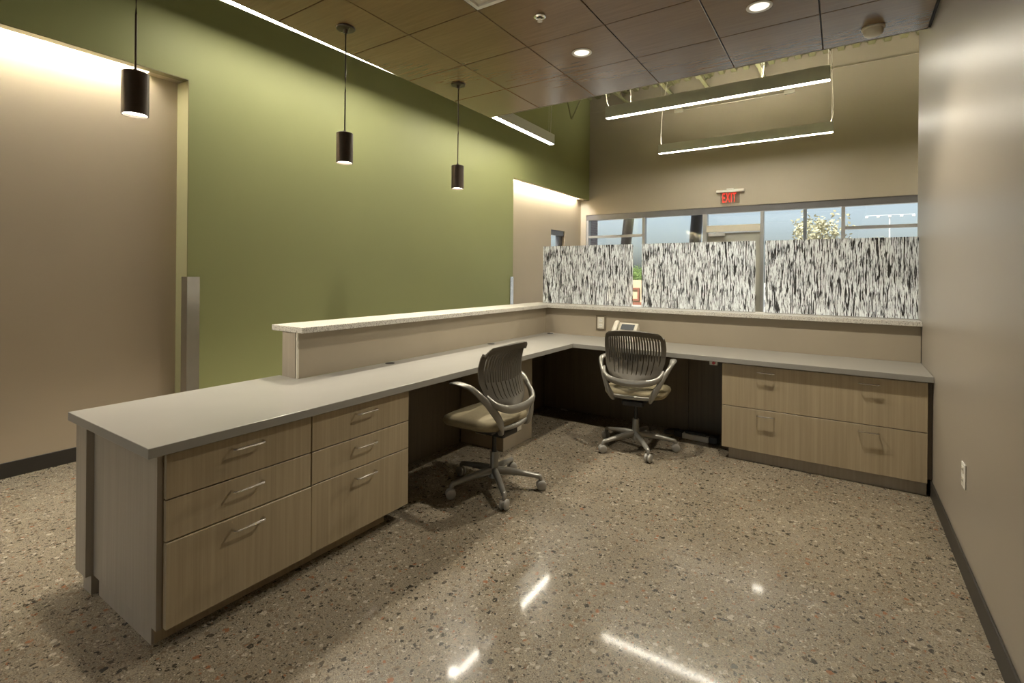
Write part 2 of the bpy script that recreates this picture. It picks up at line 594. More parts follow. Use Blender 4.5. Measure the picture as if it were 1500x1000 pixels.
struct('wall_right', BX(XW, XW + .18, YB, 5.0, 0, ZD), 'satin')
struct('wall_lobby', BX(XR, XR + .2, 5.0, YWIN, 0, ZD), 'taupe')
struct('wall_lobby_return', BX(XW + .18, XR + .2, 4.82, 5.0, 0, ZD), 'taupe')
bm = bmesh.new()
BWX0, BWX1, BWZ0, BWZ1 = -4.55, -1.15, 0.10, 2.62
box(bm, -4.95, BWX0, YB - .2, YB, 0, ZD)
box(bm, BWX1, XW + .18, YB - .2, YB, 0, ZD)
box(bm, BWX0, BWX1, YB - .2, YB, BWZ1, ZD)
box(bm, BWX0, BWX1, YB - .2, YB, 0, BWZ0)
struct('wall_back', bm, 'taupe')
wb = struct('window_10', BX(BWX0, BWX1, YB - .16, YB - .05, BWZ1 - .06, BWZ1 - .0005), 'alu')
obj('sill_rail', BX(BWX0, BWX1, YB - .16, YB - .05, BWZ0 + .0005, BWZ0 + .06), 'alu', wb)
for k in range(4):
    mx_ = BWX0 + .03 + k * (BWX1 - BWX0 - .06) / 3
    obj('mullion', BX(mx_ - .028, mx_ + .028, YB - .16, YB - .05, BWZ0 + .061, BWZ1 - .061), 'alu', wb)
    if k < 3:
        obj('pane', BX(mx_ + .03, mx_ + (BWX1 - BWX0 - .06) / 3 - .03, YB - .11, YB - .10, BWZ0 + .061, BWZ1 - .061), 'glass', wb)
obj('added_sun_hood', BX(BWX0 - .3, BWX1 + .3, YB - 1.8, YB - .201, 2.70, 2.80), 'alu', wb)  # unseen overhang, added to block direct sun through the rear window
struct('ground_rear', BX(-60, 60, -80, YB - .2, -0.2, -0.06), 'ground')

# roof deck: corrugated sheet, flutes running towards the windows
bm = bmesh.new()
x = -4.95
prof = []
P_ = 0.203
while x < XR + .2:
    prof += [(x, ZD), (x + .085, ZD), (x + .105, ZD + .06), (x + .183, ZD + .06)]
    x += P_
va = [bm.verts.new((px, YB - .2, pz)) for px, pz in prof]
vb = [bm.verts.new((px, YWIN + .012, pz)) for px, pz in prof]
for i in range(len(prof) - 1):
    bm.faces.new((va[i], va[i + 1], vb[i + 1], vb[i]))
box(bm, -4.95, XR + .2, YB - .2, YWIN + .2, ZD + .10, ZD + .2)
struct('ceiling_deck', bm, 'deck')

# wood tile ceiling
XT = [-3.177 + .6096 * i for i in range(7)]
XT[-1] = 0.474
YT = [YE, 3.757, 3.147, 2.537]
while YT[-1] > YB + .05:
    YT.append(max(YB + .01, YT[-1] - .6096))
ceil = struct('ceiling', BX(XT[0] + .004, XT[-1] - .004, YB, YE - .004, ZC + .022, ZC + .10), 'tile_gap')
fascia = obj('edge_trim', BX(XT[0] - .006, XT[0] + .001, YB, YE + .006, ZC + .002, ZC + .10), 'tile', ceil)
obj('edge_trim', BX(XT[0] + .001, XT[-1], YE, YE + .006, ZC + .002, ZC + .10), 'tile', ceil)
obj('wall_angle', BX(XT[-1] + .001, XW - .001, YB, YE + .006, ZC + .006, ZC + .045), 'tile_gap', ceil)
obj('wall_angle', BX(XT[0] - .008, XW - .001, YE + .0065, YE + .009, ZC - .001, ZC + .016), 'cord', ceil)
DIFF = (2, 3)     # the tile bay taken by the air diffuser (x index, y index)
tiles = {}
for i in range(len(XT) - 1):
    for j in range(len(YT) - 1):
        if (i, j) == DIFF:
            continue
        x0, x1, y1, y0 = XT[i], XT[i + 1], YT[j], YT[j + 1]
        g = 0.0035
        key = (round(x1 - x0, 3), round(y1 - y0, 3))
        if key not in tiles:
            w, d = x1 - x0, y1 - y0
            o = obj('ceiling_tile', BX(-w / 2 + g, w / 2 - g, -d / 2 + g, d / 2 - g, 0, .020, bev=.002), 'tile', ceil)
            tiles[key] = o
        else:
            o = tiles[key].copy()
            COL.objects.link(o)
        o.location = ((x0 + x1) / 2, (y0 + y1) / 2, ZC)

# baseboards
struct('baseboard_right', BX(XW - .010, XW - .0005, YB, 4.16, 0, .105, bev=.002), 'base')
struct('baseboard_left', BX(XN + .0005, XN + .010, YB, NICHE_Y - .007, 0, .105, bev=.002), 'base')
struct('baseboard_green', BX(XG + .0005, XG + .010, NICHE_Y, NICHE2_Y, 0, .105, bev=.002), 'base')

# ------------------------------------------------------------------ window wall
HEAD = 2.665
def glazing(name, x0, x1, bars_z=(), sill=.10, top=2.55):
    """one glazed bay between two mullion centres"""
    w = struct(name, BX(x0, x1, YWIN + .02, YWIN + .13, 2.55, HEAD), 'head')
    obj('sill_rail', BX(x0, x1, YWIN + .03, YWIN + .12, 0, sill), 'alu', w)
    zs = [sill] + list(bars_z) + [top]
    for z in bars_z:
        obj('glazing_bar', BX(x0 + .027, x1 - .027, YWIN + .025, YWIN + .125, z - .025, z + .025, bev=.003), 'alu', w)
    for a, b in zip(zs, zs[1:]):
        a2 = a + (.026 if a in bars_z else 0)
        b2 = b - (.026 if b in bars_z else 0)
        obj('pane', BX(x0 + .028, x1 - .028, YWIN + .070, YWIN + .078, a2, b2), 'glass', w)
    return w
wins = [(-4.565, -3.318, (2.20,)), (-3.318, -2.159, ()), (-1.183, 0.011, ()), (0.011, 1.21, (2.20,)), (1.21, 2.41, (2.2,)), (2.41, 3.6, (2.2,)), (3.6, XR, ())]
for i, (a, b, bars) in enumerate(wins):
    w = glazing('window_%d' % (i + 1), a, b, bars)
    obj('mullion', BX(a - .027 if i else a + .0, a + .027 if i else a + .05, YWIN + .015, YWIN + .135, 0, 2.549, bev=.003), 'alu', w)
# door bay
DX0, DX1 = -2.132, -1.21
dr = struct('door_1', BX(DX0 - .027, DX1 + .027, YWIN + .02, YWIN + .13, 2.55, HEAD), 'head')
obj('door_jamb', BX(DX0 - .054, DX0 + .025, YWIN + .01, YWIN + .14, 0, 2.549, bev=.003), 'alu', dr)
obj('transom_header', BX(DX0 + .02, DX1 + .0, YWIN - .01, YWIN + .13, 2.205, 2.325, bev=.004), 'cream', dr)
obj('transom_pane', BX(DX0 + .025, DX1, YWIN + .07, YWIN + .078, 2.326, 2.549), 'glass', dr)
leaf = BX(DX0 + .03, DX0 + .13, YWIN + .04, YWIN + .09, .02, 2.19)
box(leaf, DX1 - .10, DX1 - .002, YWIN + .04, YWIN + .09, .02, 2.19)
box(leaf, DX0 + .13, DX1 - .10, YWIN + .04, YWIN + .09, 2.02, 2.19)
box(leaf, DX0 + .13, DX1 - .10, YWIN + .04, YWIN + .09, .02, .27)
lf = obj('door_leaf', leaf, 'door_paint', dr)
obj('door_pane', BX(DX0 + .131, DX1 - .101, YWIN + .06, YWIN + .068, .271, 2.019), 'glass', lf)
dc = BX(DX0 + .06, DX0 + .34, YWIN - .03, YWIN + .04, 2.12, 2.185, bev=.008)
obj('door_closer', dc, 'galv', dr)
bm = bmesh.new()
tube(bm, [(DX0 + .2, YWIN + .0, 2.19), (DX0 + .42, YWIN - .09, 2.2), (DX0 + .60, YWIN - .01, 2.2)], (.012, .006), 8)
obj('closer_arm', bm, 'galv', dr)
bm = bmesh.new()
cyl(bm, ((DX0 + DX1) / 2, YWIN - .015, 1.02), .016, .74, 'X', 12)
box(bm, DX0 + .10, DX0 + .14, YWIN - .03, YWIN + .04, .98, 1.06, bev=.006)
box(bm, DX1 - .12, DX1 - .06, YWIN - .03, YWIN + .04, .98, 1.06, bev=.006)
obj('push_bar', bm, 'steel', dr)

# side window in the entry niche wall
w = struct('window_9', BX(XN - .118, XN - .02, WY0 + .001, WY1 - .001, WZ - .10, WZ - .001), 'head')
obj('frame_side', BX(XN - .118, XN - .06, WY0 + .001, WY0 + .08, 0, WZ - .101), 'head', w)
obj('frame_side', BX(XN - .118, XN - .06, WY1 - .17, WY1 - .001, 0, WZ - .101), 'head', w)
obj('pane', BX(XN - .095, XN - .088, WY0 + .081, WY1 - .171, 0, WZ - .102), 'glass', w)

# ------------------------------------------------------------------ reception desk
ZT = 0.775
# half wall (L), carries both tops
bm = bmesh.new()
prism(bm, [(-2.822, 1.765), (-2.664, 1.765), (-2.664, 4.70), (.486, 4.70), (.486, 4.86), (-2.822, 4.86)], ZT + .0005, 1.0445)
hw = obj('half_wall', bm, 'lam_h')
tag(hw, 'L-shaped taupe laminate half wall rising behind the white worktop', 'half wall')
bm = bmesh.new()
prism(bm, [(-2.822, 0.785), (-2.70, .785), (-2.70, 2.07), (-2.664, 2.07), (-2.664, 4.66), (.486, 4.66), (.486, 4.86), (-2.822, 4.86)], .083, ZT - .0385)
obj('lower_wall', bm, 'lam_grey', hw)
bm = bmesh.new()
prism(bm, [(-2.79, 0.805), (-2.70, .805), (-2.70, 2.07), (-2.69, 2.07), (-2.69, 4.69), (.486, 4.69), (.486, 4.83), (-2.79, 4.83)], 0, .083)
obj('wall_plinth', bm, 'lam_grey', hw)
obj('end_cap', BX(-2.821, -2.690, 1.757, 1.765, ZT + .0005, 1.0445), 'lam_grey', hw)
obj('edge_strip', BX(-2.676, -2.662, 1.752, 1.7645, ZT + .0005, 1.0445, bev=.002), 'cream', hw)
# knee space facing panels
yy = [2.075, 3.248]
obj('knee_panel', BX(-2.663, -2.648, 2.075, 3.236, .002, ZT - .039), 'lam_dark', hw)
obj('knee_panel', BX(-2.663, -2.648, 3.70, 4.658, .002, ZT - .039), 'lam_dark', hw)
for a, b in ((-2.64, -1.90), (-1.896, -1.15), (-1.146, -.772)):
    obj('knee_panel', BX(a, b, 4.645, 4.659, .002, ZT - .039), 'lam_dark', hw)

# end panel of the left run
ep = obj('end_panel', BX(-2.698, -2.084, .812, .830, .083, ZT - .0385), 'lam_grey')
tag(ep, 'grey oak end panel closing the near end of the desk', 'panel')
obj('panel_plinth', BX(-2.668, -2.151, .823, .832, 0, .0825), 'lam_grey', ep)

# worktop
bm = bmesh.new()
prism(bm, [(-2.857, .765), (-2.035, .765), (-2.035, 4.09), (.4885, 4.09), (.4885, 4.6995), (-2.6635, 4.6995), (-2.6635, 1.764), (-2.857, 1.764)], ZT - .038, ZT, bev=.0025)
wt = obj('worktop', bm, 'top')
tag(wt, 'off-white L-shaped worktop running along both sides of the desk', 'worktop')
for gx, gy in ((-2.615, 2.43), (-2.615, 3.627), (-2.57, 4.63)):
    bm = bmesh.new()
    lathe(bm, [(0, .001), (.022, .001), (.024, .003), (.031, .003), (.033, 0)], 20, (gx, gy, ZT))
    obj('cable_grommet', bm, 'black', wt, 30)

# transaction top
bm = bmesh.new()
prism(bm, [(-2.925, 1.752), (-2.615, 1.752), (-2.615, 4.655), (.4885, 4.655), (.4885, 4.972), (-2.925, 4.972)], 1.045, 1.080, bev=.003)
tt = obj('transaction_top', bm, 'quartz')
tag(tt, 'speckled off-white transaction top capping the half wall', 'counter top')

def handle(bm, p0, p1, out, r=.0045, drop=.03):
    """bar pull between two posts; out = outward direction"""
    p0, p1, o = Vector(p0), Vector(p1), Vector(out)
    d = (p1 - p0).normalized()
    e = .010
    tube(bm, [p0, p0 + o * (drop - .008), p0 + o * drop + d * .008, p1 + o * drop - d * .008, p1 + o * (drop - .008), p1], r, 8, up=d if False else (0, 0, 1) if abs(o.z) < .5 else (1, 0, 0))

def left_cabinet(y0, y1, label, proud):
    t = thing('drawer_cabinet', label, 'drawer cabinet', (-2.38, (y0 + y1) / 2, 0), 0, 'drawer cabinets under the left run')
    L = lambda x: x + 2.38
    Yc = (y0 + y1) / 2
    d = (y1 - y0) / 2
    obj('carcass', BX(L(-2.68), L(-2.085), -d + .001, d - .001, .0835, ZT - .0385), 'lam', t)
    obj('toe_kick', BX(L(-2.66), L(-2.150), -d + .001, d - (.001 if y1 < 1.5 else .105), 0, .083), 'lam', t)
    zz = [(.562, .728), (.406, .557), (.084, .401)]
    for k, (a, b) in enumerate(zz):
        pr = .006 if (proud and k == 2) else 0
        dw = obj('drawer', BX(L(-2.0845), L(-2.065) + pr, -d + .003, d - .003, a, b, bev=.0012), 'lam', t)
        bm = bmesh.new()
        hz = b - .045
        handle(bm, (L(-2.065) + pr, -.065, hz), (L(-2.065) + pr, .065, hz), (1, 0, 0))
        obj('handle', bm, 'steel', dw, 40)
    return t
left_cabinet(.831, 1.437, 'oak laminate three-drawer cabinet beside the end panel of the desk', True)
left_cabinet(1.437, 2.067, 'oak laminate three-drawer cabinet beside the open knee space', False)

t = thing('lateral_file_cabinet', 'wide oak laminate cabinet of two drawers against the right wall', 'file cabinet', (-.15, 4.38, 0))
ox, oy = .15, -4.38
obj('carcass', BX(-.767 + ox, .463 + ox, 4.141 + oy, 4.640 + oy, .0835, ZT - .0385), 'lam', t)
obj('toe_kick', BX(-.722 + ox, .463 + ox, 4.158 + oy, 4.640 + oy, 0, .083), 'lam_grey', t)
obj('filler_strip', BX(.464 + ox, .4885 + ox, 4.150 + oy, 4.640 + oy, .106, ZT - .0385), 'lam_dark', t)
for a, b in ((.411, .728), (.088, .406)):
    dw = obj('drawer', BX(-.767 + ox, .463 + ox, 4.120 + oy, 4.1405 + oy, a, b, bev=.0012), 'lam', t)
    for hx in (-.465, .155):
        bm = bmesh.new()
        handle(bm, (hx + ox - .055, 4.120 + oy, b - .042), (hx + ox + .055, 4.120 + oy, b - .042), (0, -1, 0))
        obj('handle', bm, 'steel', dw, 40)

# cable chase under the left run with two outlets
t = thing('cable_chase', 'tan boxed cable chase standing in the knee space behind a chair', 'cable chase', (-2.43, 3.465, 0))
obj('body', BX(-.217, .215, -.215, .215, 0, ZT - .039, bev=.002), 'lam_h', t)
for nm, bmx in (('outlet_plate', BX(-.06, .045, -.221, -.2155, .098, .150, bev=.002)), ('outlet_plate', BX(.2155, .221, -.07, .04, .112, .165, bev=.002))):
    obj(nm, bmx, 'cream', t)

# ------------------------------------------------------------------ patterned screens on the transaction top
scr = [(-2.790, -1.752, 'reed-patterned translucent screen standing over the corner of the transaction top'),
       (-1.662, -.636, 'reed-patterned translucent screen between the two narrow gaps'),
       (-.560, .484, 'reed-patterned translucent screen touching the right wall')]
for a, b, lb in scr:
    t = thing('privacy_screen', lb, 'screen', ((a + b) / 2, 4.86, 1.0805), 0, 'patterned screens on the transaction top')
    hwid = (b - a) / 2
    obj('sheet', BX(-hwid, hwid, -.006, .006, .004, .632, bev=.001), 'acrylic', t)
    bm = bmesh.new()
    bm.faces.new([bm.verts.new(p) for p in ((-hwid, -.0066, .006), (hwid, -.0066, .006), (hwid, -.0066, .631), (-hwid, -.0066, .631))])
    obj('printed_film', bm, 'screen', t)
    obj('base_channel', BX(-hwid, hwid, -.010, .010, 0, .004), 'steel', t)

# ------------------------------------------------------------------ task chairs
def backrest_mesh():
    bm = bmesh.new()
    hwk = [(.565, .085), (.575, .135), (.585, .168), (.60, .192), (.63, .213), (.70, .233), (.80, .243), (.88, .238), (.925, .230), (.945, .220), (.957, .206), (.965, .190)]
    yk = [(.565, -.180), (.60, -.155), (.64, -.128), (.72, -.100), (.80, -.096), (.88, -.116), (.965, -.170)]
    def ip(k, z):
        for (a, b), (c, d) in zip(k, k[1:]):
            if z <= c:
                return b + (d - b) * (z - a) / (c - a)
        return k[-1][1]
    NS = 21
    cols = [-1.0]
    wid = 1.76 / NS
    for i in range(NS):
        cx = -.88 + wid * (i + .5)
        cols += [cx - wid * .19, cx + wid * .19]
    cols.append(1.0)
    zs = [.565, .575, .585, .60, .615, .635, .655, .68, .70, .72, .75, .78, .81, .84, .87, .90, .925, .940, .952, .965]
    V = []
    for z in zs:
        row = []
        for s in cols:
            h = ip(hwk, z)
            # lower part fans out; concave towards the sitter
            row.append(bm.verts.new((s * h, ip(yk, z) + .055 * s * s, z + (-.018 * s * s if z > .9 else .014 * s * s))))
        V.append(row)
    for j in range(len(zs) - 1):
        zc = (zs[j] + zs[j + 1]) / 2
        for i in range(len(cols) - 1):
            slot = (i % 2 == 1)
            k = (i - 1) // 2
            if slot:
                if .72 < zc < .925:
                    continue
                if .612 < zc < .72 and k % 2 == 0 and 1 < k < NS - 2:
                    continue
                if .68 < zc < .72 and k % 2 == 0:
                    continue
            bm.faces.new((V[j][i], V[j][i + 1], V[j + 1][i + 1], V[j + 1][i]))
    bmesh.ops.recalc_face_normals(bm, faces=bm.faces[:])
    bmesh.ops.solidify(bm, geom=bm.faces[:], thickness=.010)
    # rolled top lip
    pts = [(s * .186, -.170 + .055 * s * s - .006, .963 - .018 * s * s) for s in [i / 8 - 1 for i in range(17)]]
    tube(bm, pts, [(.011 * (1 - .65 * abs(i / 8 - 1) ** 3), .007 * (1 - .5 * abs(i / 8 - 1) ** 3)) for i in range(17)], 8)
    return bm

def seat_mesh():
    bm = bmesh.new()
    n = 40
    def ring(sx, sy, z, cy=.07, bulge=0):
        r = []
        for i in range(n):
            a = 2 * PI * i / n
            ca, sa = math.cos(a), math.sin(a)
            e = 0.55
            x = sx * math.copysign(abs(ca) ** e, ca)
            y = sy * math.copysign(abs(sa) ** e, sa)
            zz = z - (0.022 * max(0, y / sy) ** 3 if sy else 0)
            r.append(bm.verts.new((x, y + cy, zz)))
        return r
    prof = [(.0, .0, .425), (.200, .190, .425), (.232, .222, .434), (.246, .238, .452), (.248, .240, .468), (.240, .232, .487), (.215, .208, .500), (.150, .150, .505), (.0, .0, .503)]
    rings = []
    for sx, sy, z in prof:
        rings.append([bm.verts.new((0, .07, z))] if sx == 0 else ring(sx, sy, z))
    for a, b in zip(rings, rings[1:]):
        for i in range(n):
            j = (i + 1) % n
            if len(a) == 1:
                bm.faces.new((a[0], b[j], b[i]))
            elif len(b) == 1:
                bm.faces.new((a[i], a[j], b[0]))
            else:
                bm.faces.new((a[i], a[j], b[j], b[i]))
    bmesh.ops.recalc_face_normals(bm, faces=bm.faces[:])
    return bm

def make_chair(label, loc, rz, base_angle):
    t = thing('task_chair', label, 'office chair', loc, rz, 'task chairs at the desk')
    bk = obj('backrest', backrest_mesh(), 'chair_back', t, 35)
    obj('seat', seat_mesh(), 'fabric', t, 50)
    bm = bmesh.new()
    box(bm, -.17, .17, -.10, .20, .405, .428, bev=.008, seg=2)
    box(bm, -.085, .085, -.13, .10, .365, .408, bev=.012, seg=2)
    obj('seat_mechanism', bm, 'black', t)
    # silver frame: hoop behind the back, running into both arms, struts down to the seat
    bm = bmesh.new()
    hoop = [(-.235, -.105, .655), (-.215, -.155, .612), (-.165, -.192, .583), (-.085, -.205, .566), (0, -.208, .562), (.085, -.205, .566), (.165, -.192, .583), (.215, -.155, .612), (.235, -.105, .655)]
    tube(bm, hoop, [(.013, .016), (.014, .020), (.015, .024), (.015, .027), (.015, .027), (.015, .027), (.015, .024), (.014, .020), (.013, .016)], 10, 4)
    tube(bm, [(-.150, -.150, .447), (0, -.175, .445), (.150, -.150, .447)], (.016, .016), 10, 5)
    obj('back_hoop', bm, 'chair_frame', t, 50)
    for s in (-1, 1):
        bm = bmesh.new()
        arm = [(s * .262, .145, .714), (s * .276, .09, .722), (s * .284, .03, .720), (s * .283, -.03, .706), (s * .264, -.085, .660), (s * .232, -.135, .595), (s * .190, -.170, .515), (s * .152, -.165, .440), (s * .142, -.135, .418)]
        tube(bm, arm, [(.020, .007), (.027, .010), (.026, .012), (.020, .015), (.014, .021), (.013, .023), (.013, .024), (.013, .022), (.010, .014)], 12, 5)
        obj('armrest', bm, 'chair_frame', t, 50)
    # column
    bm = bmesh.new()
    cyl(bm, (0, 0, .305), .014, .15, n=20)
    obj('gas_lift', bm, 'black', t, 40)
    bm = bmesh.new()
    lathe(bm, [(.0, .075), (.038, .075), (.036, .11), (.028, .135), (.026, .235), (.024, .24), (.014, .24)], 24)
    obj('base_hub', bm, 'chair_frame', t, 40)
    cm = None
    for k in range(5):
        a = base_angle + k * 2 * PI / 5
        bm = bmesh.new()
        tube(bm, [(.012, 0, .118), (.08, 0, .116), (.18, 0, .106), (.27, 0, .092), (.298, 0, .086), (.308, 0, .064)], [(.022, .027), (.021, .025), (.020, .019), (.018, .015), (.015, .016), (.012, .013)], 10, 4, up=(0.1, 0, 1))
        leg = obj('leg', bm, 'chair_frame', t, 50)
        leg.rotation_euler = (0, 0, a)
        # twin-wheel caster
        bm = bmesh.new()
        for s in (-1, 1):
            lathe_b = bmesh.new()
            lathe(lathe_b, [(0, -.010), (.026, -.010), (.031, -.006), (.032, 0), (.031, .006), (.026, .010), (.018, .0115), (0, .0115)], 24)
            rot = Matrix.Translation((0, s * .0140, .032)) @ Matrix.Rotation(-s * PI / 2, 4, 'X')
            bmesh.ops.transform(lathe_b, matrix=rot, verts=lathe_b.verts[:])
            me = bpy.data.meshes.new('tmp')
            lathe_b.to_mesh(me)
            lathe_b.free()
            bm.from_mesh(me)
            bpy.data.meshes.remove(me)
        cyl(bm, (0, 0, .052), .006, .04, n=10)
        box(bm, -.010, .026, -.004, .004, .030, .056, bev=.002)
        ca = obj('caster', bm, 'caster', leg, 40)
        ca.location = (.310, 0, 0)
        ca.rotation_euler = (0, 0, random.uniform(-.9, .9))
    return t
D = math.radians
c1 = make_chair('grey slotted-back task chair with tan seat pulled up to the left run of the desk', (-1.894, 2.673, 0), D(90), D(-115 - 90))
c2 = make_chair('grey slotted-back task chair with tan seat facing the phone and the screens', (-1.387, 3.939, 0), D(6), D(-125 - 6))

# ------------------------------------------------------------------ lamps
def linear_light(name, label, loc, rz, L, cables, group, height=.155, w=.085, up=True):
    t = thing(name, label, 'light fixture', loc, rz, group)
    bm = bmesh.new()
    h = L / 2
    # open-bottom extrusion: two sides, top, ends
    box(bm, -h, h, -w / 2, -w / 2 + .004, .0, height)
    box(bm, -h, h, w / 2 - .004, w / 2, .0, height)
    box(bm, -h, h, -w / 2, w / 2, height - .050, height - .046)
    box(bm, -h, -h + .004, -w / 2, w / 2, 0, height)
    box(bm, h - .004, h, -w / 2, w / 2, 0, height)
    obj('housing', bm, 'house', t)
    obj('diffuser', BX(-h + .005, h - .005, -w / 2 + .005, w / 2 - .005, .002, .010), 'lens', t)
    if up:
        obj('top_diffuser', BX(-h + .02, h - .02, -w / 2 + .008, w / 2 - .008, height - .045, height - .040), 'lens_up', t)
    for cx in cables:
        bm = bmesh.new()
        cyl(bm, (cx, 0, (height + .006 + ZD - loc[2]) / 2), .0018, ZD - loc[2] - height - .009, n=8)
        obj('suspension_cable', bm, 'cord', t)
    return t
LA = linear_light('linear_pendant', 'grey linear pendant light hanging nearer the wood ceiling, parallel to the windows', (-1.41, 6.40, 3.53), 0, 2.58, (-.95, .62, 1.27), 'linear pendant lights')
LB = linear_light('linear_pendant', 'grey linear pendant light hanging nearer the window wall, above the exit sign', (-1.41, 8.74, 3.53), 0, 2.58, (-1.25, 1.27), 'linear pendant lights')
LC = linear_light('linear_pendant', 'grey linear pendant light beside the green wall, past the wood ceiling edge', (-3.9125, 5.88, 3.50), PI / 2 + .0143, 2.44, (-1.1, 1.1), 'linear pendant lights', up=False)
linear_light('linear_pendant', 'long linear pendant light glowing along the side edge of the wood ceiling', (-3.948, 3.06, 3.50), PI / 2 - .035, 2.44, (-1.1, 1.1), 'linear pendant lights', up=False)
linear_light('linear_pendant', 'unseen linear pendant light added in the lobby behind the right wall', (2.6, 6.40, 3.53), 0, 2.58, (-1.2, 1.2), 'linear pendant lights')  # out of view, added for the light it sheds on the visible area
linear_light('linear_pendant', 'unseen linear pendant light added near the lobby windows behind the right wall', (2.6, 8.74, 3.53), 0, 2.58, (-1.2, 1.2), 'linear pendant lights')  # likewise added out of view for its light
def cord(parent, pts, r=.0045):
    bm = bmesh.new()
    tube(bm, pts, r, 8, 6)
    obj('power_cord', bm, 'cord', parent, 60)
cord(LA, [(-1.25, 0, .15), (-1.29, 0, .25), (-1.30, 0, .38), (-1.25, 0, .52), (-1.15, 0, 1.4)])
cord(LA, [(.62, .047, .15), (.635, .05, .3), (.64, .05, .42), (.70, .05, .52), (.85, .05, 1.5)])
cord(LB, [(1.25, 0, .15), (1.29, 0, .30), (1.27, .0, .8), (1.24, 0, 1.2), (1.0, 0, 1.5)], .0055)
cord(LB, [(-1.25, 0, .15), (-1.26, 0, .35), (-1.23, 0, .8), (-1.20, 0, 1.0), (-1.1, 0, 1.5)], .0055)
cord(LC, [(1.16, 0, .15), (1.17, 0, .35), (1.19, 0, .8), (1.2, 0, 1.5)], .005)

# cove strips inside the two niche slots
for a, b, lb in ((YB + .1, 1.70, 'bright light strip hidden above the near wall niche'), (NICHE2_Y + .03, 9.50, 'bright light strip hidden above the entry niche')):
    t = thing('cove_light', lb, 'light strip', (-4.632, (a + b) / 2, 3.06), 0, 'cove lights above the niches')
    h = (b - a) / 2
    obj('channel', BX(-.030, .030, -h, h, .012, .040), 'house', t)
    obj('lit_strip', BX(-.024, .024, -h + .01, h - .01, .0, .0115), 'cove', t)
    for yy_ in (-h + .1, h - .1):
        obj('hanger', BX(-.006, .006, yy_ - .01, yy_ + .01, .0405, .1895), 'house', t)

def spot(parent, loc, watts, size=100, blend=.6, radius=.04, col=LAMP):
    ld = bpy.data.lights.new('lamp_light', 'SPOT')
    ld.energy = watts
    ld.color = col
    ld.spot_size = D(size)
    ld.spot_blend = blend
    ld.shadow_soft_size = radius
    lo = bpy.data.objects.new('lamp_light', ld)
    COL.objects.link(lo)
    lo.parent = parent
    lo.location = loc
    return lo

def pendant(y, label):
    t = thing('pendant_lamp', label, 'pendant lamp', (-2.86, y, 2.155), 0, 'bronze cylinder pendants')
    bm = bmesh.new()
    lathe(bm, [(.0, .205), (.052, .205), (.0555, .202), (.0555, .0), (.0515, .0), (.0515, .16), (.0, .16)], 36)
    obj('shade', bm, 'bronze', t, 40)
    bm = bmesh.new()
    lathe(bm, [(0, .012), (.051, .012), (.051, .015), (0, .015)], 32)
    obj('lens', bm, 'bulb', t)
    bm = bmesh.new()
    lathe(bm, [(.0, .226), (.006, .226), (.010, .218), (.014, .216), (.016, .2055), (0, .2055)], 20)
    obj('cord_grip', bm, 'bronze', t, 40)
    bm = bmesh.new()
    zt = ZC - 2.155
    tube(bm, [(0, 0, .22), (0.002, 0, .22 + (zt - .22) * .5), (0, 0, zt - .03)], .0048, 10, 4)
    obj('cord', bm, 'bronze', t, 60)
    bm = bmesh.new()
    lathe(bm, [(0, zt), (.062, zt), (.064, zt - .004), (.060, zt - .012), (.016, zt - .015), (.012, zt - .040), (0, zt - .040)], 32)
    cn = obj('canopy', bm, 'bronze', t, 40)
    for s in (-1, 1):
        bm = bmesh.new()
        cyl(bm, (s * .042, 0, zt - .0145), .005, .005, n=10)
        obj('screw', bm, 'steel', cn)
    spot(t, (0, 0, -.004), PENDANT_W, 110, .7, .045)
    return t
pendant(1.008, 'bronze cylinder pendant hanging in front of the near beige niche')
pendant(2.228, 'bronze cylinder pendant hanging between the two others of its row')
pendant(3.438, 'bronze cylinder pendant hanging nearest the edge of the wood ceiling')

def downlight(x, y, label, watts=DOWN_W):
    t = thing('recessed_downlight', label, 'downlight', (x, y, ZC), 0, 'recessed downlights in the wood ceiling')
    bm = bmesh.new()
    lathe(bm, [(.058, -.001), (.074, -.001), (.076, -.004), (.070, -.007), (.060, -.007), (.057, -.003), (.058, -.001)], 32)
    obj('trim_ring', bm, 'white', t, 40)
    bm = bmesh.new()
    lathe(bm, [(0, -.0035), (.030, -.0025), (.0565, -.0015), (.0565, -.0008), (0, -.0008)], 32)
    obj('lens', bm, 'bulb_dim', t, 40)
    spot(t, (0, 0, -.012), watts, 128, .55, .05)
    return t
downlight(-1.658, 3.443, 'round recessed downlight in line with the sprinkler in the wood ceiling')
downlight(-.442, 3.443, 'round recessed downlight nearer the right wall in the wood ceiling')
downlight(-1.658, -1.433, 'unseen recessed downlight added as fill over the open floor behind the viewpoint', 9.0)  # weak fill lamp added behind the camera for the desk end
downlight(-.442, -1.433, 'unseen recessed downlight added as fill by the right wall behind the viewpoint', 9.0)  # second added fill lamp behind the camera

# sprinkler
t = thing('fire_sprinkler', 'small chrome fire sprinkler under the wood ceiling', 'sprinkler', (-1.657, 2.813, ZC))
bm = bmesh.new()
lathe(bm, [(.020, -.001), (.038, -.001), (.040, -.006), (.030, -.012), (.022, -.010), (.020, -.001)], 28)
obj('escutcheon', bm, 'steel', t, 40)
bm = bmesh.new()
cyl(bm, (0, 0, -.016), .012, .030, n=16)
tube(bm, [(.011, 0, -.026), (.015, 0, -.040), (.003, 0, -.054)], .003, 8, 4)
tube(bm, [(-.011, 0, -.026), (-.015, 0, -.040), (-.003, 0, -.054)], .003, 8, 4)
cyl(bm, (0, 0, -.056), .016, .002, n=16)
hd = obj('head', bm, 'steel', t, 40)
hd.scale = (1, 1, .62)

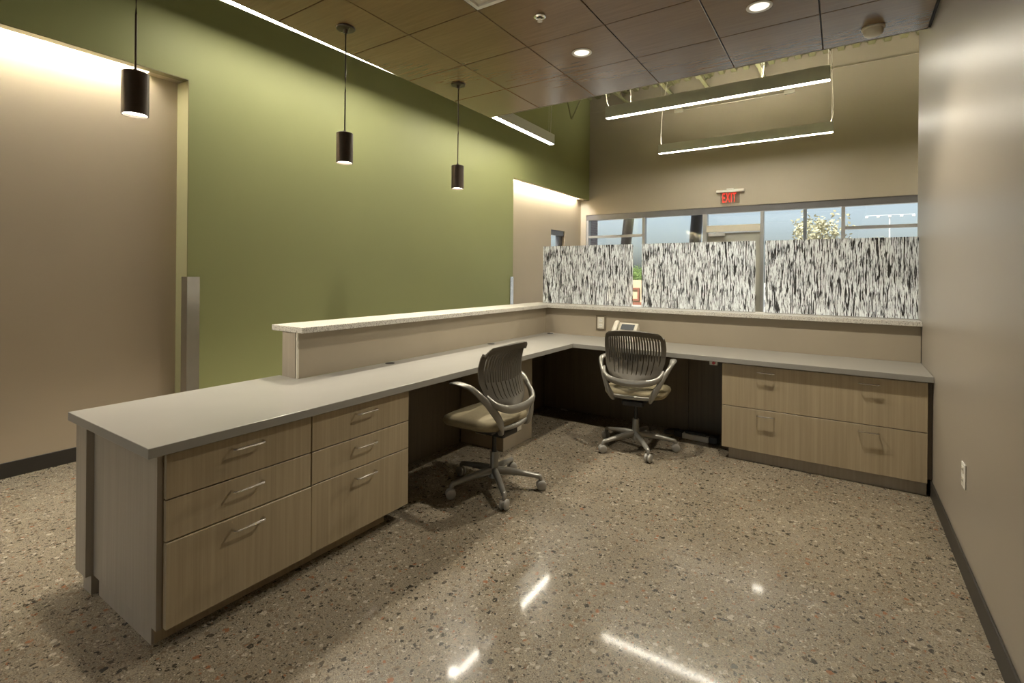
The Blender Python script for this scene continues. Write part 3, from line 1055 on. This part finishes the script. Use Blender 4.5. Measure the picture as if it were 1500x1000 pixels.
# occupancy sensor dome
t = thing('ceiling_sensor', 'round pale dome sensor on the wood ceiling by the right wall', 'sensor', (.165, 4.15, ZC))
bm = bmesh.new()
lathe(bm, [(0, -.0005), (.066, -.0005), (.068, -.010), (.064, -.016), (.060, -.017), (0, -.017)], 32)
obj('base', bm, 'cream', t, 40)
bm = bmesh.new()
lathe(bm, [(.058, -.0175), (.057, -.036), (.048, -.050), (.028, -.058), (0, -.060)], 32)
obj('dome', bm, 'cream', t, 60)

# air diffuser in its bay
x0, x1, y1, y0 = XT[DIFF[0]], XT[DIFF[0] + 1], YT[DIFF[1]], YT[DIFF[1] + 1]
t = thing('air_diffuser', 'square off-white air diffuser set in the wood ceiling', 'air vent', ((x0 + x1) / 2, (y0 + y1) / 2, ZC))
a = (x1 - x0) / 2 - .006
bm = bmesh.new()
for s in (-1, 1):
    box(bm, -a, a, s * a - (.028 if s > 0 else 0), s * a + (.028 if s < 0 else 0), -.002, .016)
    box(bm, s * a - (.028 if s > 0 else 0), s * a + (.028 if s < 0 else 0), -a + .028, a - .028, -.002, .016)
obj('frame', bm, 'white', t)
for k in range(1, 4):
    q = a - .028 - k * .055
    bm = bmesh.new()
    for s in (-1, 1):
        box(bm, -q, q, s * q - .012, s * q + .012, .002 - .001 * k, .010 - .001 * k)
        box(bm, s * q - .012, s * q + .012, -q + .012, q - .012, .002 - .001 * k, .010 - .001 * k)
    obj('louvre', bm, 'white', t)
obj('back_plate', BX(-a + .028, a - .028, -a + .028, a - .028, .012, .016), 'cream', t)

# ------------------------------------------------------------------ bar joists, wall rail
def joist(x, label):
    t = thing('bar_joist', label, 'joist', (x, 0, 0), 0, 'steel roof joists')
    zt, zb = ZD - .002, ZD - .235
    ya, yb = 4.6, YWIN - .002
    obj('top_chord', BX(-.04, .04, ya, yb, zt - .03, zt), 'deck', t)
    obj('bottom_chord', BX(-.03, .03, ya, yb, zb, zb + .03), 'deck', t)
    n = 16
    step = (yb - ya - .1) / n
    for i in range(n):
        y = ya + .05 + i * step
        bm = bmesh.new()
        tube(bm, [(0, y, zt - .031 if i % 2 == 0 else zb + .031), (0, y + step, zb + .031 if i % 2 == 0 else zt - .031)], .010, 8)
        obj('web_rod', bm, 'deck', t, 50)
    return t
joist(-3.64, 'painted steel roof joist nearest the green wall')
joist(-2.76, 'painted steel roof joist, second from the green wall')
joist(-2.10, 'painted steel roof joist, third from the green wall')
joist(-1.17, 'painted steel roof joist nearest the right wall')
t = thing('roof_brace', 'olive V-shaped steel roof brace beside the green wall', 'brace', (-4.29, 8.5, 4.36))
for s_ in (-1, 1):
    bm = bmesh.new()
    tube(bm, [(s_ * .012, 0, 0), (s_ * (.20 if s_ < 0 else .42), 0, ZD - 4.36 - .001)], .014, 8)
    obj('brace_rod', bm, 'deck', t, 50)
bm = bmesh.new()
cyl(bm, (0, 0, 0), .022, .03, 'Y', 12)
obj('node', bm, 'deck', t)

t = thing('wall_rail', 'cream conduit rail with two end boxes fixed high on the window wall', 'conduit', (-1.70, YWIN - .002, 4.55))
bm = bmesh.new()
cyl(bm, (0, -.03, 0), .010, 1.84, 'X', 12)
obj('conduit', bm, 'cord', t, 40)
for s in (-1, 1):
    obj('end_box', BX(s * .93 - .08, s * .93 + .08, -.06, 0, -.03, .03, bev=.004), 'cord', t)

# ------------------------------------------------------------------ exit sign
t = thing('exit_sign', 'lit red exit sign on a clear panel above the window wall door', 'exit sign', (-1.70, YWIN - .001, 2.95))
obj('housing', BX(-.235, .235, -.07, 0, -.035, .012, bev=.006), 'white', t)
obj('canopy', BX(-.06, .06, -.05, 0, .0125, .035, bev=.004), 'white', t)
pn = obj('panel', BX(-.165, .165, -.045, -.040, -.24, -.0355), 'acrylic', t)
fc = bpy.data.curves.new('letters', 'FONT')
fc.body = 'EXIT'
fc.size = .215
fc.extrude = .002
fc.offset = .002
fc.space_character = 1.12
fc.align_x = 'CENTER'
fo = bpy.data.objects.new('letters_tmp', fc)
COL.objects.link(fo)
bpy.context.view_layer.update()
me = bpy.data.meshes.new_from_object(fo.evaluated_get(bpy.context.evaluated_depsgraph_get()))
bpy.data.objects.remove(fo)
me.materials.clear()
me.materials.append(M['exit_red'])
lt = bpy.data.objects.new('letters', me)
COL.objects.link(lt)
lt.parent = t
lt.rotation_euler = (PI / 2, 0, 0)
lt.location = (-.015, -.049, -.215)
lt.scale = (.50, 1.12, 1)

# ------------------------------------------------------------------ small things on the desk and the walls
# outlet in a dark reveal on the half wall
t = thing('wall_outlet', 'cream duplex outlet in a dark square recess on the half wall', 'outlet', (-2.022, 4.6985, .918))
obj('dark_frame', BX(-.054, .054, -.006, .001, -.072, .074), 'lam_dark', t)
pl = obj('cover_plate', BX(-.036, .036, -.010, -.0062, -.058, .058, bev=.002), 'cream', t)
for s in (-1, 1):
    obj('socket', BX(-.017, .017, -.0125, -.0101, s * .026 - .016, s * .026 + .016, bev=.001), 'white', pl)
    for q in (-.006, .006):
        obj('slot', BX(q - .0012, q + .0012, -.0130, -.01255, s * .026 - .004, s * .026 + .006), 'black', pl)

t = thing('wall_outlet', 'cream duplex outlet plate low on the right wall', 'outlet', (XW - .0005, 3.150, .470))
pl = obj('cover_plate', BX(-.006, 0, -.038, .038, -.058, .058, bev=.002), 'white', t)
for s in (-1, 1):
    obj('socket', BX(-.0085, -.0061, -.017, .017, s * .026 - .016, s * .026 + .016, bev=.001), 'cream', pl)
    for q in (-.006, .006):
        obj('slot', BX(-.0092, -.0086, q - .0012, q + .0012, s * .026 - .004, s * .026 + .006), 'black', pl)

# desk phone
t = thing('desk_phone', 'cream desk phone with grey display behind a task chair', 'phone', (-1.70, 4.52, ZT + .0005), D(-4))
bm = bmesh.new()
pts = [(-.09, 0), (.09, 0), (.09, .035), (.05, .17), (.035, .17), (-.09, .02)]
vl = [bm.verts.new((-.115, y, z)) for y, z in pts]
vr = [bm.verts.new((.115, y, z)) for y, z in pts]
bm.faces.new(vl)
bm.faces.new(list(reversed(vr)))
for i in range(len(pts)):
    j = (i + 1) % len(pts)
    bm.faces.new((vl[i], vr[i], vr[j], vl[j]))
bmesh.ops.recalc_face_normals(bm, faces=bm.faces[:])
bmesh.ops.bevel(bm, geom=bm.edges[:], offset=.004, segments=1, affect='EDGES')
obj('body', bm, 'cream', t)
sl = math.atan2(.15, .125)
def on_face(bm, y):   # lay a piece built flat (z up, along local y) on the sloping front
    bmesh.ops.transform(bm, matrix=Matrix.Translation((0, -.09, .02)) @ Matrix.Rotation(sl, 4, 'X'), verts=bm.verts[:])
    return bm
obj('display', on_face(BX(-.045, .085, .118, .180, -.001, .003), 0), 'lcd', t)
obj('keypad', on_face(BX(-.035, .085, .02, .10, -.001, .004, bev=.001), 0), 'white', t)
bm = bmesh.new()
tube(bm, [(-.088, .010, .012), (-.088, .03, .028), (-.088, .17, .028), (-.088, .19, .012)], [(.022, .012), (.024, .016), (.024, .016), (.022, .012)], 12, 4)
obj('handset', on_face(bm, 0), 'cream', t, 50)

# panic button under the worktop
t = thing('panic_button', 'small white switch plate with red button under the worktop', 'button', (-.835, 4.135, ZT - .0385))
obj('plate', BX(-.030, .030, 0, .030, -.034, -.0005, bev=.002), 'white', t)
bm = bmesh.new()
cyl(bm, (.002, -.003, -.017), .012, .007, 'Y', 20)
obj('button', bm, 'red', t, 40)

# power strip on the floor of the knee space
t = thing('power_strip', 'pale power strip with black plugs on the floor under the desk', 'power strip', (-1.03, 4.43, 0), D(-3))
obj('body', BX(-.11, .11, -.03, .03, 0, .045, bev=.004), 'white', t)
obj('plug', BX(.112, .185, -.03, .035, 0, .06, bev=.008), 'black', t)
obj('plug', BX(-.185, -.112, -.02, .04, 0, .055, bev=.008), 'black', t)
obj('plug', BX(-.09, .09, -.02, .025, .0455, .066, bev=.006), 'black', t)
bm = bmesh.new()
tube(bm, [(-.18, .0, .02), (-.25, -.02, .012), (-.29, .04, .010), (-.27, .12, .010), (-.20, .17, .012)], .006, 8, 6)
obj('power_cord', bm, 'black', t, 60)

# steel corner guards on the green wall ends
for y, s, lb in ((NICHE_Y, 1, 'stainless corner guard on the green wall beside the near niche'), (NICHE2_Y, -1, 'stainless corner guard on the green wall beside the entry niche')):
    t = thing('corner_guard', lb, 'corner guard', (XG, y, 0), 0, 'stainless corner guards')
    yo = -.008 if s > 0 else .002
    a, b = (yo, .088) if s > 0 else (-.088, yo)
    obj('face_leg', BX(.0115, .014, min(a, b), max(a, b), .106, 1.357), 'guard', t)
    if s > 0:
        obj('jamb_leg', BX(-.088, .0114, -.0085, -.0065, .106, 1.357), 'guard', t)
    else:
        obj('jamb_leg', BX(-.088, .0114, .0005, .0025, .106, 1.357), 'guard', t)

# ------------------------------------------------------------------ outdoors
t = thing('brick_pier', 'dark brick pier outside the corner of the window wall', 'pier', (-5.25, 11.2, -.06))
obj('shaft', BX(-.35, .21, -.25, .25, 0, 4.6), 'brick', t)
obj('cap', BX(-.39, .25, -.29, .29, 4.601, 4.75, bev=.01), 'galv', t)
def slant(xt, xb, y, label):
    t = thing('slanted_column', label, 'column', (xb, y, -.06), 0, 'slanted canopy columns')
    bm = bmesh.new()
    k = (xt - xb) / 2.75
    tube(bm, [(-.06 * k, 0, .02), (k * 5.2, 0, 5.2)], .125, 24)
    obj('shaft', bm, 'col_steel', t, 50)
    obj('base_plate', BX(-.2, .2, -.2, .2, 0, .02, bev=.003), 'galv', t)
    bm = bmesh.new()
    cyl(bm, (k * 4.6, 0, 4.6), .135, .05)
    obj('collar', bm, 'col_steel', t, 40)
slant(-4.262, -4.575, 11.5, 'slanted dark steel column outside beyond the left window bay')
slant(-2.69, -2.87, 11.5, 'slanted dark steel column outside beside the glass door')
t = thing('steel_post', 'thin grey steel post outside in front of the pale tree', 'post', (-.62, 11.5, -.06))
obj('post', BX(-.03, .03, -.03, .03, .012, 5.0), 'galv', t)
obj('base_plate', BX(-.09, .09, -.09, .09, 0, .0115), 'galv', t)

def lamp_post(x, y, h, label):
    t = thing('field_light', label, 'light pole', (x, y, -.06), 0, 'tall outdoor light poles')
    bm = bmesh.new()
    cyl(bm, (0, 0, h / 2), .10, h, n=12, r2=.06)
    obj('pole', bm, 'galv', t, 40)
    obj('cross_arm', BX(-1.9, 1.9, -.03, .03, h + .001, h + .05), 'galv', t)
    for k in range(5):
        obj('lamp_head', BX(-1.8 + k * .9 - .13, -1.8 + k * .9 + .13, -.16, .13, h - .2, h, bev=.03), 'galv', t)
    return t
lamp_post(3.79, 60, 7.4, 'tall outdoor light pole with five lamp heads beyond the right window')
lamp_post(-1.6 + .45, 75, 6.0, 'tall outdoor light pole with lamp heads farther off behind the pale tree')

def tree(x, y, h, r, mat, label, n=2600, trunk=.16, squash=.8):
    t = thing('tree', label, 'tree', (x, y, -.06))
    bm = bmesh.new()
    tube(bm, [(0, 0, 0), (.05, 0, h * .35), (0, .05, h * .62)], [(trunk, trunk), (trunk * .7, trunk * .7), (trunk * .4, trunk * .4)], 8, 4)
    rng = random.Random(int(x * 10 + y))
    for k in range(7):
        a = k * 2 * PI / 7 + .3
        tube(bm, [(0, 0, h * .4), (math.cos(a) * r * .4, math.sin(a) * r * .4, h * .6), (math.cos(a) * r * .75, math.sin(a) * r * .75, h * .78)], [(trunk * .4,) * 2, (trunk * .25,) * 2, (trunk * .1,) * 2], 6, 3)
    obj('trunk', bm, 'bark', t, 50)
    bm = bmesh.new()
    cl = [(Vector((rng.uniform(-.6, .6) * r, rng.uniform(-.6, .6) * r, h * (.72 + rng.uniform(-.14, .16)))), rng.uniform(.3, .55) * r) for _ in range(12)]
    for _ in range(n):
        c, rr = rng.choice(cl)
        d = Vector((rng.gauss(0, 1), rng.gauss(0, 1), rng.gauss(0, 1) * squash)).normalized() * rr * rng.uniform(.45, 1.05)
        p = c + d
        s = rng.uniform(.05, .12)
        a = Vector((rng.gauss(0, 1), rng.gauss(0, 1), rng.gauss(0, 1))).normalized() * s
        b = a.cross(Vector((rng.gauss(0, 1), rng.gauss(0, 1), rng.gauss(0, 1)))).normalized() * s * .6
        bm.faces.new([bm.verts.new(p + a), bm.verts.new(p + b), bm.verts.new(p - a), bm.verts.new(p - b)])
    fo = obj('foliage', bm, mat, t)
    fo['kind'] = 'stuff'
tree(-.9, 30, 4.5, 1.7, 'leaf', 'sparse pale olive tree standing beyond the window bays', 1500)
tree(2.6, 48, 4.6, 1.3, 'leaf', 'small sparse tree far beyond the right window bay', 700)
tree(-21.2, 60, 1.9, 2.6, 'leaf_green', 'low rounded green tree far off, seen through the gap between two screens', 2600, trunk=.1)

t = thing('planter_wall', 'sand-coloured garden wall with a rust frame beyond the windows', 'garden wall', (-4.95, 14, -.06))
obj('wall', BX(-.9, .9, 0, .3, .68, 1.31), 'sand', t)
obj('rust_band', BX(-.9, .9, -.02, .32, .60, .679), 'rust', t)
obj('footing', BX(-.95, .95, -.05, .35, 0, .599), 'ground', t)
bm = bmesh.new()
for a, b, c_, d in ((-.35, .10, .72, .77), (-.35, .10, 1.04, 1.09), (-.35, -.30, .77, 1.04), (.05, .10, .77, 1.04)):
    box(bm, a, b, -.045, -.0005, c_, d)
obj('rust_frame', bm, 'rust', t)
t = obj('road', BX(-40, 30, 26, 34, -.059, -.05), 'asphalt')
t['kind'] = 'structure'
